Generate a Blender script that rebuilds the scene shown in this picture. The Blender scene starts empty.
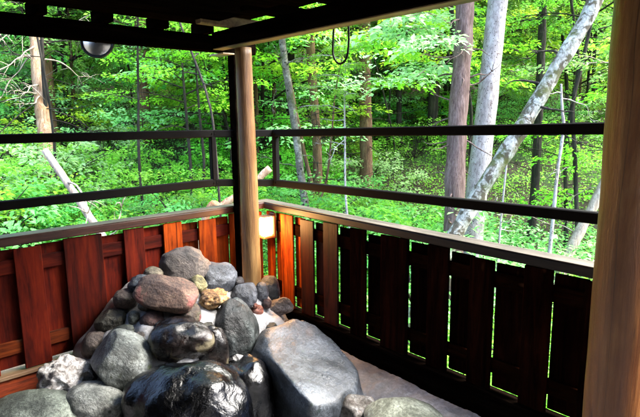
import bpy, math, random
import numpy as np
from mathutils import Vector, Matrix, noise, Euler
R = math.radians
scene = bpy.context.scene
col = scene.collection

# ------------------------------------------------------------ camera
CAM = Vector((-2.130, -2.877, 0.5445))
YAW, PITCH, ROLL = 47.326, -9.486, -0.723
cd = bpy.data.cameras.new('camera'); cam = bpy.data.objects.new('camera', cd); col.objects.link(cam)
cam.location = CAM
cy, sy, cp, sp = math.cos(R(YAW)), math.sin(R(YAW)), math.cos(R(PITCH)), math.sin(R(PITCH))
F0 = Vector((cp*cy, cp*sy, sp)); R0 = Vector((sy, -cy, 0)); U0 = R0.cross(F0)
cr, sr = math.cos(R(ROLL)), math.sin(R(ROLL))
Rt = R0*cr + U0*sr; Up = U0*cr - R0*sr
cam.rotation_euler = Matrix((Rt, Up, -F0)).transposed().to_euler()
cd.sensor_fit = 'HORIZONTAL'; cd.sensor_width = 36; cd.lens = 524.22/640*36
cd.clip_start = 0.05; cd.clip_end = 400
scene.camera = cam

# ------------------------------------------------------------ sky, sun, exposure
SUN_EL, SUN_AZ = 50.0, -38.0        # azimuth measured from +x towards +y
w = bpy.data.worlds.new('World'); scene.world = w; w.use_nodes = True
nt = w.node_tree; bg = nt.nodes['Background']
sky = nt.nodes.new('ShaderNodeTexSky'); sky.sky_type = 'NISHITA'; sky.sun_disc = False
sky.sun_elevation = R(SUN_EL); sky.sun_rotation = R(90-SUN_AZ); sky.air_density = 1.0; sky.dust_density = 2.5; sky.ozone_density = 1.0
nt.links.new(sky.outputs[0], bg.inputs[0]); bg.inputs[1].default_value = 0.15
sd = bpy.data.lights.new('sun', 'SUN'); sd.energy = 2.3; sd.angle = R(36); sd.color = (1, .97, .92); sd.specular_factor = .12
sun = bpy.data.objects.new('sun', sd); col.objects.link(sun)
dv = Vector((math.cos(R(SUN_EL))*math.cos(R(SUN_AZ)), math.cos(R(SUN_EL))*math.sin(R(SUN_AZ)), math.sin(R(SUN_EL))))
sun.rotation_euler = dv.to_track_quat('Z', 'Y').to_euler()
scene.view_settings.view_transform = 'Standard'; scene.view_settings.look = 'None'
scene.view_settings.exposure = 4.0; scene.view_settings.gamma = 1.0
scene.view_settings.use_curve_mapping = False
scene.render.engine = 'CYCLES'
scene.cycles.max_bounces = 8; scene.cycles.transparent_max_bounces = 4
scene.cycles.use_denoising = True

# ------------------------------------------------------------ node helpers
def mat(name):
    m = bpy.data.materials.new(name); m.use_nodes = True
    nt = m.node_tree
    return m, nt, nt.nodes['Principled BSDF']
def N(nt, t, **k):
    n = nt.nodes.new(t)
    for a, b in k.items(): setattr(n, a, b)
    return n
def coords(nt, scale=(1, 1, 1), kind='Object'):
    tc = N(nt, 'ShaderNodeTexCoord'); mp = N(nt, 'ShaderNodeMapping'); mp.inputs['Scale'].default_value = scale
    nt.links.new(tc.outputs[kind], mp.inputs[0]); return mp.outputs[0]
def noi(nt, vec, scale, detail=5, rough=.6, dist=0.):
    n = N(nt, 'ShaderNodeTexNoise'); n.inputs['Scale'].default_value = scale; n.inputs['Detail'].default_value = detail
    n.inputs['Roughness'].default_value = rough; n.inputs['Distortion'].default_value = dist
    nt.links.new(vec, n.inputs['Vector']); return n.outputs['Fac']
def ramp(nt, fac, stops):
    r = N(nt, 'ShaderNodeValToRGB'); cr_ = r.color_ramp
    while len(cr_.elements) < len(stops): cr_.elements.new(.5)
    for e, (p, c) in zip(cr_.elements, stops):
        e.position = p; e.color = (*c, 1) if not isinstance(c, float) else (c, c, c, 1)
    nt.links.new(fac, r.inputs[0]); return r.outputs[0]
def mix(nt, fac, a, b, mode='MIX'):
    m = N(nt, 'ShaderNodeMix', data_type='RGBA', blend_type=mode)
    for s, v in ((m.inputs['Factor'], fac), (m.inputs['A'], a), (m.inputs['B'], b)):
        if hasattr(v, 'links'): nt.links.new(v, s)
        elif isinstance(v, (int, float)): s.default_value = v
        else: s.default_value = (*v, 1)
    return m.outputs['Result']
def bump(nt, h, strength, dist, bs):
    b = N(nt, 'ShaderNodeBump'); b.inputs['Strength'].default_value = strength; b.inputs['Distance'].default_value = dist
    nt.links.new(h, b.inputs['Height']); nt.links.new(b.outputs[0], bs.inputs['Normal'])

def wood(name, c1, c2, c3=None, axis='Z', rough=.55, knots=True, var=.35, spec=.3):
    m, nt, bs = mat(name)
    s = {'X': (1.2, 14, 14), 'Y': (14, 1.2, 14), 'Z': (14, 14, 1.2)}[axis]
    v = coords(nt, s)
    at = N(nt, 'ShaderNodeAttribute', attribute_name='var')
    add = N(nt, 'ShaderNodeVectorMath', operation='ADD'); mul = N(nt, 'ShaderNodeVectorMath', operation='SCALE')
    mul.inputs['Scale'].default_value = 37.; nt.links.new(at.outputs['Vector'], mul.inputs[0])
    nt.links.new(v, add.inputs[0]); nt.links.new(mul.outputs[0], add.inputs[1])
    v = add.outputs[0]
    g = noi(nt, v, 1.3, 4, .6, 1.2); fine = noi(nt, v, 7., 6, .7, .3)
    f = N(nt, 'ShaderNodeMath', operation='ADD'); f.use_clamp = True
    m2 = N(nt, 'ShaderNodeMath', operation='MULTIPLY_ADD'); m2.inputs[1].default_value = .5; m2.inputs[2].default_value = -.25
    nt.links.new(fine, m2.inputs[0]); nt.links.new(g, f.inputs[0]); nt.links.new(m2.outputs[0], f.inputs[1])
    c = ramp(nt, f.outputs[0], [(.3, c1), (.52, c2), (.72, c3 or c2)])
    blot = noi(nt, coords(nt), 3.2, 5, .6)
    c = mix(nt, ramp(nt, blot, [(.35, .0), (.62, 1.)]), mix(nt, 1., c, (.55, .5, .5), 'MULTIPLY'), c)
    sc = N(nt, 'ShaderNodeMath', operation='MULTIPLY_ADD'); sc.inputs[1].default_value = var*2; sc.inputs[2].default_value = 1-var
    nt.links.new(at.outputs['Fac'], sc.inputs[0])
    cc = N(nt, 'ShaderNodeCombineColor')
    for i in range(3): nt.links.new(sc.outputs[0], cc.inputs[i])
    c = mix(nt, 1., c, cc.outputs[0], 'MULTIPLY')
    if knots:
        vo = N(nt, 'ShaderNodeTexVoronoi'); vo.inputs['Scale'].default_value = 1.
        s2 = {'X': (3, 9, 9), 'Y': (9, 3, 9), 'Z': (9, 9, 3)}[axis]
        nt.links.new(coords(nt, s2), vo.inputs['Vector'])
        c = mix(nt, ramp(nt, vo.outputs['Distance'], [(.05, 1.), (.12, 0.)]), c, (.05, .02, .01))
    nt.links.new(c, bs.inputs['Base Color'])
    bs.inputs['Roughness'].default_value = rough; bs.inputs['Specular IOR Level'].default_value = spec
    bump(nt, f.outputs[0], .35, .004, bs)
    return m

M = {}
M['red_board'] = wood('red stained cedar', (.018, .0010, .0003), (.070, .0050, .0010), (.115, .011, .0022), spec=.08, rough=.75)
M['orange_rail'] = wood('orange cedar', (.025, .005, .001), (.075, .013, .0022), (.12, .024, .004), axis='X', spec=.08, rough=.75)
M['red_rail'] = wood('red stained rail', (.012, .0008, .0002), (.042, .003, .0007), (.075, .007, .0015), axis='X', spec=.08, rough=.75)
M['shaded_rail_y'] = wood('shade darkened rail y', (.003, .001, .0006), (.008, .0028, .0012), (.016, .0045, .002), axis='Y', spec=.0)  # right fence rails, their shade put into a near-black colour
M['shaded_board'] = wood('shade darkened cedar', (.002, .001, .0007), (.008, .0024, .0015), (.018, .0045, .0022), spec=.0, rough=.9)  # same cedar as the left fence, darkened to paint in its shade
M['lamp_glow_board'] = wood('light stained cedar with lamp glow', (.035, .005, .0008), (.17, .028, .0028), (.27, .055, .005), spec=.05, rough=.7)  # corner boards: thinner stain, plus lamp glow painted into the orange
M['half_shaded_board'] = wood('half shaded reddish cedar', (.006, .0015, .0008), (.026, .004, .0018), (.045, .008, .003), spec=.1)  # painted step between the lamp glow boards and the shaded ones
M['cap_x'] = wood('weathered cap x', (.012, .004, .003), (.035, .011, .006), (.06, .022, .012), axis='X', knots=False)
M['shaded_cap_y'] = wood('weathered shaded cap y', (.004, .003, .002), (.010, .007, .005), (.02, .014, .010), axis='Y', knots=False)  # darker than the left cap: shade on the inner face is in the colour
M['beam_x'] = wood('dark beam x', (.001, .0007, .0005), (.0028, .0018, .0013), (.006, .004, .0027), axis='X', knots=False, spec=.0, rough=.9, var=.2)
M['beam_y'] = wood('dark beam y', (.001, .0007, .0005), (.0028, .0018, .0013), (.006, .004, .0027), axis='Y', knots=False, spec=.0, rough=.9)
M['lit_wood_y'] = wood('lit wood y', (.12, .08, .04), (.22, .15, .08), (.3, .22, .12), axis='Y', knots=False)  # lit copy of the dark beam wood, light put into the colour
M['pale'] = wood('pale plank', (.3, .22, .14), (.45, .35, .24), (.55, .45, .33), axis='X', knots=False)
M['skylit_worn_x'] = wood('worn skylit cap top x', (.03, .022, .017), (.07, .055, .042), (.12, .10, .08), axis='X', knots=False)  # weathered top, made paler to paint in light from the sky
M['skylit_worn_y'] = wood('worn skylit cap top y', (.02, .016, .013), (.055, .046, .038), (.10, .085, .074), axis='Y', knots=False)  # weathered top of the right cap, sky light painted in as well
M['sill'] = wood('sill wood', (.06, .03, .015), (.15, .09, .05), (.22, .15, .09), axis='X', knots=False)
M['base_board'] = wood('patchy base board', (.02, .005, .003), (.22, .035, .01), (.38, .08, .015), axis='X')
M['floor'] = wood('dark deck', (.015, .01, .007), (.03, .02, .015), (.05, .035, .025), axis='X')

def log_mat(name, c1, c2, c3, sheen=.45):
    m, nt, bs = mat(name)
    v = coords(nt, (12, 12, .9)); g = noi(nt, v, 1.8, 7, .7, 1.2); f = noi(nt, coords(nt, (60, 60, 3)), 3, 6, .75)
    blot = noi(nt, coords(nt, (3, 3, 1.4)), 1.5, 4, .55)
    c = ramp(nt, g, [(.32, c1), (.5, c2), (.68, c3)])
    c = mix(nt, ramp(nt, f, [(.3, .55), (.6, 0.)]), c, c1)
    c = mix(nt, ramp(nt, blot, [(.42, 0.), (.66, .7)]), c, (c1[0]*.8, c1[1]*.6, c1[2]*.5))
    # drying cracks running along the log, and knots
    cr_ = noi(nt, coords(nt, (16, 16, .6)), 1.1, 2, .4, .4)
    c = mix(nt, ramp(nt, cr_, [(.488, 0.), (.5, .75), (.512, 0.)]), c, (.05, .02, .01))
    vo = N(nt, 'ShaderNodeTexVoronoi'); vo.inputs['Scale'].default_value = 1.
    nt.links.new(coords(nt, (7, 7, 3.2)), vo.inputs['Vector'])
    c = mix(nt, ramp(nt, vo.outputs['Distance'], [(.07, 1.), (.16, 0.)]), c, (.10, .035, .012))
    nt.links.new(c, bs.inputs['Base Color']); bs.inputs['Roughness'].default_value = sheen
    h_ = N(nt, 'ShaderNodeMath', operation='MULTIPLY_ADD'); h_.inputs[1].default_value = .5; nt.links.new(f, h_.inputs[0]); nt.links.new(g, h_.inputs[2])
    bump(nt, h_.outputs[0], .7, .008, bs)
    return m
M['log'] = log_mat('peeled log', (.09, .040, .010), (.21, .11, .034), (.29, .175, .062))
M['log_red'] = log_mat('varnished peeled log', (.13, .045, .014), (.29, .12, .036), (.42, .21, .078), .32)

def plain(name, c, rough=.5, metal=0., spec=.5):
    m, nt, bs = mat(name)
    n = noi(nt, coords(nt), 14, 5)
    nt.links.new(mix(nt, n, tuple(x*.7 for x in c), tuple(min(1, x*1.3) for x in c)), bs.inputs['Base Color'])
    bs.inputs['Roughness'].default_value = rough; bs.inputs['Metallic'].default_value = metal
    bs.inputs['Specular IOR Level'].default_value = spec
    bump(nt, n, .15, .002, bs)
    return m
M['rail_metal'] = plain('dark brown painted steel', (.0022, .002, .002), .75, spec=.08)
M['cable'] = plain('black cable', (.004, .004, .004), .6, spec=.2)
M['rim'] = plain('black disc rim', (.012, .012, .012), .4)
M['chrome'] = plain('polished disc', (.72, .73, .75), .3, 1.)
M['brass'] = plain('lamp wood', (.10, .04, .015), .5)
m, nt_, bs = mat('glowing paper shade'); bs.inputs['Base Color'].default_value = (.9, .8, .6, 1)
bs.inputs['Emission Color'].default_value = (1, .62, .25, 1); bs.inputs['Emission Strength'].default_value = 1.6
M['shade'] = m
m, nt_, bs = mat('dark hot spring water'); bs.inputs['Base Color'].default_value = (.008, .012, .014, 1)
bs.inputs['Roughness'].default_value = .06
bump(nt_, noi(nt_, coords(nt_), 6, 2), .15, .01, bs); M['water'] = m

def rock_mat(name, c1, c2, c3=None, rough=.55, scale=7., speck=None, patch=None, bumps=.5, spec=.45, wet=None, k=.38, fine=.35):
    c1, c2 = tuple(x*k*.6 for x in c1), tuple(x*k for x in c2); c3 = tuple(x*k*1.12 for x in c3) if c3 else c2
    m, nt, bs = mat(name)
    v = coords(nt)
    a = noi(nt, v, scale, 10, .7, .6); b = noi(nt, v, 75, 5, .75)
    c = ramp(nt, a, [(.40, c1), (.5, c2), (.60, c3 or c2)])
    c = mix(nt, ramp(nt, b, [(.38, .75), (.56, 0.)]), c, tuple(x*.45 for x in c1))
    c = mix(nt, ramp(nt, b, [(.58, 0.), (.75, .45)]), c, tuple(min(.8, x*1.6) for x in (c3 or c2)))
    c = mix(nt, ramp(nt, noi(nt, v, scale*.6, 7, .65, .3), [(.44, .75), (.56, 0.)]), c, mix(nt, 1., c, (.45, .46, .44), 'MULTIPLY'))
    ck = noi(nt, v, scale*.9, 3, .5, 1.2)      # veins and hairline cracks
    c = mix(nt, ramp(nt, ck, [(.488, 0.), (.498, .4), (.508, 0.)]), c, tuple(x*.3 for x in c1))
    if speck:
        vo = N(nt, 'ShaderNodeTexVoronoi'); vo.inputs['Scale'].default_value = speck[1]; nt.links.new(v, vo.inputs['Vector'])
        wn = noi(nt, v, speck[1]*.35, 2)
        k = N(nt, 'ShaderNodeMath', operation='MULTIPLY')
        nt.links.new(ramp(nt, vo.outputs['Distance'], [(.12, 1.), (.26, 0.)]), k.inputs[0]); nt.links.new(ramp(nt, wn, [(.45, 0.), (.55, 1.)]), k.inputs[1])
        c = mix(nt, k.outputs[0], c, speck[0])
    if patch:   # a differently coloured lichen or mineral patch
        pn = noi(nt, v, patch[1], 6, .6, .8); t = patch[2] if len(patch) > 2 else .55
        c = mix(nt, ramp(nt, pn, [(t, 0.), (t+.07, 1.)]), c, patch[0])
    nt.links.new(c, bs.inputs['Base Color'])
    if wet:
        nt.links.new(ramp(nt, noi(nt, v, 9, 6, .7), [(.35, wet[0]), (.65, wet[1])]), bs.inputs['Roughness'])
    else:
        bs.inputs['Roughness'].default_value = rough
    bs.inputs['Specular IOR Level'].default_value = spec
    h = N(nt, 'ShaderNodeMath', operation='MULTIPLY_ADD'); h.inputs[1].default_value = fine; nt.links.new(b, h.inputs[0]); nt.links.new(noi(nt, v, scale*1.3, 7, .52, .15) if wet else a, h.inputs[2])
    bump(nt, h.outputs[0], min(1, bumps*1.5), .03, bs)
    return m
def mortar_mat():
    m, nt, bs = mat('cement mortar')
    v = coords(nt); a = noi(nt, v, 5, 9, .65); b = noi(nt, v, 60, 4, .7)
    c = ramp(nt, a, [(.3, (.15, .15, .15)), (.5, (.31, .31, .315)), (.7, (.44, .44, .445))])
    c = mix(nt, ramp(nt, b, [(.4, .5), (.6, 0.)]), c, (.12, .11, .10))
    st = noi(nt, v, 2.2, 5, .6, .6)
    c = mix(nt, ramp(nt, st, [(.5, 0.), (.64, .6)]), c, (.13, .13, .135))
    nt.links.new(c, bs.inputs['Base Color']); nt.links.new(ramp(nt, a, [(.35, .3), (.7, .75)]), bs.inputs['Roughness'])
    bump(nt, noi(nt, v, 22, 8, .7), .6, .015, bs)
    return m
M['mortar'] = mortar_mat()

def bark(name, c1, c2, c3, sx=9., sz=1.4, moss=None, spots=None, lich=None, bd=.02):
    m, nt, bs = mat(name)
    v = coords(nt, (sx, sx, sz)); a = noi(nt, v, 1.6, 8, .65, .6); b = noi(nt, v, 7, 6, .7)
    c = ramp(nt, a, [(.33, c1), (.5, c2), (.67, c3)])
    c = mix(nt, ramp(nt, b, [(.38, .6), (.55, 0.)]), c, tuple(x*.5 for x in c1))
    if lich:
        c = mix(nt, ramp(nt, noi(nt, coords(nt, (3, 3, 3)), lich[1], 6, .65, .5), [(lich[2], 0.), (lich[2]+.08, 1.)]), c, lich[0])
    if moss:
        c = mix(nt, ramp(nt, noi(nt, coords(nt), moss[1], 6, .65, .4), [(moss[2], 0.), (moss[2]+.1, .9)]), c, moss[0])
    if spots:
        vo = N(nt, 'ShaderNodeTexVoronoi'); vo.inputs['Scale'].default_value = spots; nt.links.new(coords(nt), vo.inputs['Vector'])
        c = mix(nt, ramp(nt, vo.outputs['Distance'], [(.13, 1.), (.2, 0.)]), c, (.02, .015, .012))
    nt.links.new(c, bs.inputs['Base Color']); bs.inputs['Roughness'].default_value = .85; bs.inputs['Specular IOR Level'].default_value = .2
    bump(nt, a, .8, bd, bs)
    return m
M['bark_cedar'] = bark('stringy cedar bark', (.07, .04, .033), (.14, .09, .08), (.21, .15, .135), 16, .8)
M['bark_white'] = bark('pale smooth bark', (.24, .20, .19), (.36, .32, .31), (.46, .43, .42), 6, 2, spots=30, bd=.006, lich=((.12, .08, .07), 5, .6))
M['bark_moss'] = bark('mossy pale bark', (.18, .17, .15), (.30, .30, .27), (.42, .44, .40), 7, 4, moss=((.05, .06, .012), 3.2, .50), lich=((.06, .05, .035), 3.6, .48), bd=.01)
M['bark_brown'] = bark('red brown bark', (.07, .035, .022), (.15, .08, .05), (.22, .13, .09), 14, 1)
M['bark_dark'] = bark('dark bark', (.012, .010, .008), (.03, .024, .02), (.06, .05, .04), 10, 1.5)
M['bark_birch'] = bark('birch bark', (.07, .06, .05), (.16, .14, .12), (.30, .28, .25), 5, 5, spots=10, moss=((.05, .06, .02), 4, .5))
M['bark_torn'] = bark('torn orange wood', (.20, .10, .05), (.38, .24, .15), (.5, .37, .26), 14, .7, moss=((.30, .12, .04), 2.2, .56))
M['bark_grey'] = bark('grey dead wood', (.22, .17, .13), (.36, .29, .23), (.48, .41, .34), 14, 1)

def leafmat(name, ca, cb, cc, tr=.5):
    m, nt, bs = mat(name)
    at = N(nt, 'ShaderNodeAttribute', attribute_name='var')
    oi = N(nt, 'ShaderNodeObjectInfo')
    c = ramp(nt, at.outputs['Fac'], [(0., ca), (.5, cb), (1., cc)])
    hs = N(nt, 'ShaderNodeHueSaturation')
    ma = N(nt, 'ShaderNodeMath', operation='MULTIPLY_ADD'); ma.inputs[1].default_value = .05; ma.inputs[2].default_value = .475
    nt.links.new(oi.outputs['Random'], ma.inputs[0]); nt.links.new(ma.outputs[0], hs.inputs['Hue'])
    mb = N(nt, 'ShaderNodeMath', operation='MULTIPLY_ADD'); mb.inputs[1].default_value = .6; mb.inputs[2].default_value = .7
    nt.links.new(oi.outputs['Random'], mb.inputs[0]); nt.links.new(mb.outputs[0], hs.inputs['Value'])
    nt.links.new(c, hs.inputs['Color'])
    nt.links.new(hs.outputs[0], bs.inputs['Base Color']); bs.inputs['Roughness'].default_value = .45
    bs.inputs['Specular IOR Level'].default_value = .35
    t = N(nt, 'ShaderNodeBsdfTranslucent')
    hv = N(nt, 'ShaderNodeHueSaturation'); hv.inputs['Value'].default_value = 1.9; hv.inputs['Hue'].default_value = .49
    nt.links.new(hs.outputs[0], hv.inputs['Color']); nt.links.new(hv.outputs[0], t.inputs[0])
    mx = N(nt, 'ShaderNodeMixShader'); mx.inputs[0].default_value = tr
    nt.links.new(bs.outputs[0], mx.inputs[1]); nt.links.new(t.outputs[0], mx.inputs[2])
    nt.links.new(mx.outputs[0], nt.nodes['Material Output'].inputs[0])
    return m
M['leaf'] = leafmat('broad leaves', (.07, .21, .02), (.13, .36, .035), (.22, .5, .08))
M['leaf_y'] = leafmat('yellow green leaves', (.11, .27, .014), (.20, .42, .025), (.30, .54, .06))
M['leaf_b'] = leafmat('blue green leaves', (.055, .20, .04), (.11, .34, .08), (.2, .48, .16))
M['leaf_pale'] = leafmat('pale maple leaves', (.16, .38, .12), (.28, .52, .22), (.40, .62, .34))
M['needle'] = leafmat('cedar needles', (.05, .13, .015), (.10, .23, .03), (.17, .33, .05), .4)

m, nt_, bs = mat('forest floor')
v = coords(nt_); a = noi(nt_, v, 1.1, 10, .7); b = noi(nt_, v, 26, 6, .7)
c = ramp(nt_, a, [(.35, (.006, .004, .0025)), (.5, (.02, .013, .008)), (.65, (.05, .03, .018))])
c = mix(nt_, ramp(nt_, b, [(.5, 0.), (.62, .8)]), c, (.08, .045, .027))
c = mix(nt_, ramp(nt_, noi(nt_, v, .6, 6, .7), [(.52, 0.), (.62, .8)]), c, (.03, .07, .015))
nt_.links.new(c, bs.inputs['Base Color']); bs.inputs['Roughness'].default_value = .9
bump(nt_, b, .8, .05, bs); M['soil'] = m

# ------------------------------------------------------------ mesh helpers
class MB:
    def __init__(s): s.v = []; s.f = []; s.a = []
    def box(s, x0, x1, y0, y1, z0, z1, var=.5, bev=.003, top=None):
        """chamfered box; top = (z at low end, z at high end) may tilt it"""
        c = [(x0+x1)/2, (y0+y1)/2, (z0+z1)/2]; h = [abs(x1-x0)/2, abs(y1-y0)/2, abs(z1-z0)/2]
        bev = min(bev, min(h)*.5); n = len(s.v)
        idx = {}
        for sx in (-1, 1):
            for sy_ in (-1, 1):
                for sz in (-1, 1):
                    for ax in range(3):
                        p = [sx*(h[0]-bev), sy_*(h[1]-bev), sz*(h[2]-bev)]
                        p[ax] += (sx, sy_, sz)[ax]*bev
                        idx[(sx, sy_, sz, ax)] = len(s.v); s.v.append([c[i]+p[i] for i in range(3)]); s.a.append(var)
        def q(*k): s.f.append([idx[i] for i in k])
        for ax in range(3):
            o = [i for i in range(3) if i != ax]
            for sg in (-1, 1):
                ks = []
                for (a_, b_) in ((-1, -1), (1, -1), (1, 1), (-1, 1)):
                    t = [0, 0, 0]; t[ax] = sg; t[o[0]] = a_; t[o[1]] = b_; ks.append((*t, ax))
                flip = (sg == 1) != (ax == 1)
                s.f.append([idx[k] for k in (ks if flip else ks[::-1])])
        for ax in range(3):           # edges along ax
            o = [i for i in range(3) if i != ax]
            for a_ in (-1, 1):
                for b_ in (-1, 1):
                    t = [0, 0, 0]; t[o[0]] = a_; t[o[1]] = b_
                    t0 = t[:]; t0[ax] = -1; t1 = t[:]; t1[ax] = 1
                    s.f.append([idx[(*t0, o[0])], idx[(*t1, o[0])], idx[(*t1, o[1])], idx[(*t0, o[1])]])
        for sx in (-1, 1):
            for sy_ in (-1, 1):
                for sz in (-1, 1): s.f.append([idx[(sx, sy_, sz, i)] for i in range(3)])
        return s
    def bar(s, p0, p1, wd, ht, var=.5):
        """rectangular bar between two points (ht is vertical)"""
        p0, p1 = Vector(p0), Vector(p1); d = (p1-p0).normalized()
        up = Vector((0, 0, 1)) if abs(d.z) < .9 else Vector((1, 0, 0))
        r = d.cross(up).normalized(); u = r.cross(d)
        n = len(s.v); b = min(wd, ht)*.12
        prof = [(-wd/2+b, -ht/2), (wd/2-b, -ht/2), (wd/2, -ht/2+b), (wd/2, ht/2-b), (wd/2-b, ht/2), (-wd/2+b, ht/2), (-wd/2, ht/2-b), (-wd/2, -ht/2+b)]
        for p in (p0, p1):
            for a_, b_ in prof: s.v.append(list(p+r*a_+u*b_)); s.a.append(var)
        for i in range(8): s.f.append([n+i, n+(i+1) % 8, n+8+(i+1) % 8, n+8+i])
        s.f.append([n+i for i in range(7, -1, -1)]); s.f.append([n+8+i for i in range(8)])
        return s
    def tube(s, pts, rad, k=8, var=.5, wob=0., seed=0, cap=True):
        pts = [Vector(p) for p in pts]; n0 = len(s.v); L = len(pts)
        ref = Vector((.31, .17, .93)) if abs((pts[-1]-pts[0]).normalized().z) < .8 else Vector((1, .2, 0))
        for i, p in enumerate(pts):
            d = (pts[min(i+1, L-1)]-pts[max(i-1, 0)]).normalized()
            a_ = d.cross(ref).normalized(); b_ = d.cross(a_)
            for j in range(k):
                t = 2*math.pi*j/k; r = rad[i] if hasattr(rad, '__len__') else rad
                q = p + (a_*math.cos(t)+b_*math.sin(t))*r
                if wob: q += (a_*math.cos(t)+b_*math.sin(t))*r*wob*noise.noise(q*(1.2/max(r, .03))*.35+Vector((seed, 0, 0)))
                s.v.append(list(q)); s.a.append(var)
        for i in range(L-1):
            for j in range(k):
                s.f.append([n0+i*k+j, n0+i*k+(j+1) % k, n0+(i+1)*k+(j+1) % k, n0+(i+1)*k+j])
        if cap:
            s.f.append([n0+j for j in range(k-1, -1, -1)]); s.f.append([n0+(L-1)*k+j for j in range(k)])
        return s
    def build(s, name, m, parent=None, smooth=False):
        me = bpy.data.meshes.new(name); me.from_pydata([tuple(v) for v in s.v], [], s.f)
        at = me.attributes.new('var', 'FLOAT', 'POINT'); at.data.foreach_set('value', np.array(s.a, dtype=np.float32))
        me.materials.append(m)
        if smooth: me.shade_smooth()
        o = bpy.data.objects.new(name, me); col.objects.link(o)
        if parent: o.parent = parent; o.matrix_parent_inverse = parent.matrix_basis.inverted()
        return o
def tag(o, label=None, cat=None, group=None, kind=None):
    for k, v in (('label', label), ('category', cat), ('group', group), ('kind', kind)):
        if v: o[k] = v
    return o
def empty(name, loc=(0, 0, 0), label=None, cat=None, group=None):
    o = bpy.data.objects.new(name, None); o.location = loc; o.empty_display_size = .1; col.objects.link(o)
    return tag(o, label, cat, group)
def smooth_path(pts, n=5):
    pts = [Vector(p) for p in pts]; out = []
    P_ = [pts[0]*2-pts[1]]+pts+[pts[-1]*2-pts[-2]]
    for i in range(1, len(P_)-2):
        for j in range(n):
            t = j/n; a, b, c, d = P_[i-1:i+3]
            out.append(.5*((2*b)+(c-a)*t+(2*a-5*b+4*c-d)*t*t+(3*b-a-3*c+d)*t**3))
    out.append(pts[-1]); return out

# ------------------------------------------------------------ terrain
def ground(x, y):
    dx, dy = x-CAM.x, y-CAM.y; d = math.hypot(dx, dy)
    a = math.atan2(dy, dx)
    z = -1.55 - .25*math.sin(a*3) * min(1, max(0, (d-3)/6))
    if d > 8: z += .30*(d-8) + .006*(d-8)**2*(1 if d < 40 else 0) + (.006*32**2 if d >= 40 else 0)
    z += .35*noise.noise(Vector((x*.25, y*.25, 0)))*min(1, max(0, (d-4)/5)) + .08*noise.noise(Vector((x*1.1, y*1.1, 3)))
    return z
def sheet():
    xs = np.concatenate([np.linspace(-60, -6, 20), np.linspace(-5, 20, 70), np.linspace(22, 60, 24)])
    ys = xs.copy(); nx = len(xs)
    v = [(x, y, ground(x, y) if not (-6 < x < .3 and -7 < y < .3) else -1.75) for y in ys for x in xs]
    f = [(j*nx+i, j*nx+i+1, (j+1)*nx+i+1, (j+1)*nx+i) for j in range(nx-1) for i in range(nx-1)]
    me = bpy.data.meshes.new('forest_floor'); me.from_pydata(v, [], f); me.materials.append(M['soil']); me.shade_smooth()
    o = bpy.data.objects.new('forest_floor', me); col.objects.link(o); tag(o, kind='structure')
sheet()

# ------------------------------------------------------------ the bath: floor, ledge, water
MOUND = [  # x, y, surface height of the mortar
 (-.70, -.06, -.34), (-.53, -.14, -.42), (-.42, -.22, -.47), (-.30, -.20, -.50), (-.90, -.08, -.38), (-.92, -.30, -.42), (-.70, -.34, -.44), (-.66, -.44, -.53),
 (-.97, -.06, -.40), (-1.06, -.10, -.45), (-1.01, -.34, -.52), (-.85, -.42, -.53), (-1.16, -.12, -.53), (-1.07, -.22, -.52), (-1.16, -.26, -.57),
 (-1.24, -.12, -.66), (-1.22, -.36, -.70), (-.95, -.54, -.62), (-1.12, -.72, -.85), (-1.42, -.10, -.82), (-1.36, -.32, -.83), (-1.6, -.3, -.83), (-1.67, -.08, -.82),
 (-.61, -.46, -.62), (-.43, -.33, -.53), (-.28, -.31, -.58), (-.14, -.20, -.66), (-.38, -.42, -.64), (-.28, -.42, -.68), (-.17, -.42, -.76), (-.05, -.10, -.66), (-.05, -.3, -.78),
 (-.1, -.6, -.82), (-.05, -.9, -.825), (-.15, -1.2, -.83), (-.1, -1.5, -.84), (-.1, -2, -.855), (-.4, -.6, -.78), (-.3, -1.6, -.845), (-.05, -2.4, -.865),
 (-.40, -1.3, -.9), (-.5, -.75, -.85), (-1.36, -.52, -.88), (-1.6, -.45, -.86), (-.8, -.62, -.80), (-1.9, -.2, -.83), (-2.4, -.2, -.83), (-.7, -.9, -1.2), (-1., -1., -1.25), (-1.6, -.9, -1.2), (-.6, -1.3, -1.2), (-.62, -1.9, -1.2), (-2.4, -.9, -1.2)]
MA = np.array(MOUND)
def mortar_z(x, y):
    d2 = (MA[:, 0]-x)**2+(MA[:, 1]-y)**2+.0012
    w_ = 1/d2**1.8; z = float((w_*MA[:, 2]).sum()/w_.sum())
    return z+.060*min(1, max(0, (z+.80)/.12))
def mortar():
    xs = np.linspace(-2.6, -.03, 300); ys = np.linspace(-2.7, -.035, 300); n = 300
    v = []
    for y in ys:
        for x in xs:
            z = mortar_z(x, y)
            z += .006*noise.noise(Vector((x*14, y*14, 0)))+.008*noise.noise(Vector((x*5, y*5, 2)))+.004*noise.fractal(Vector((x*30, y*30, 4)), 1., 2., 3)
            v.append((x, y, z))
    f = [(j*n+i, j*n+i+1, (j+1)*n+i+1, (j+1)*n+i) for j in range(n-1) for i in range(n-1)]
    me = bpy.data.meshes.new('mortar_ledge'); me.from_pydata(v, [], f); me.materials.append(M['mortar']); me.shade_smooth()
    o = bpy.data.objects.new('mortar_ledge', me); col.objects.link(o); tag(o, kind='structure')
mortar()
b = MB(); b.box(-2.6, -.5, -2.4, -.55, -1.08, -1.06); tag(b.build('bath_water', M['water']), kind='structure')
b = MB(); b.box(-5.2, .02, -6.0, -2.9, -1.7, -.87, bev=.01); b.box(-5.2, -2.9, -2.9, 0.02, -1.7, -.87, bev=.01)
tag(b.build('deck', M['floor']), kind='structure')

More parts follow.
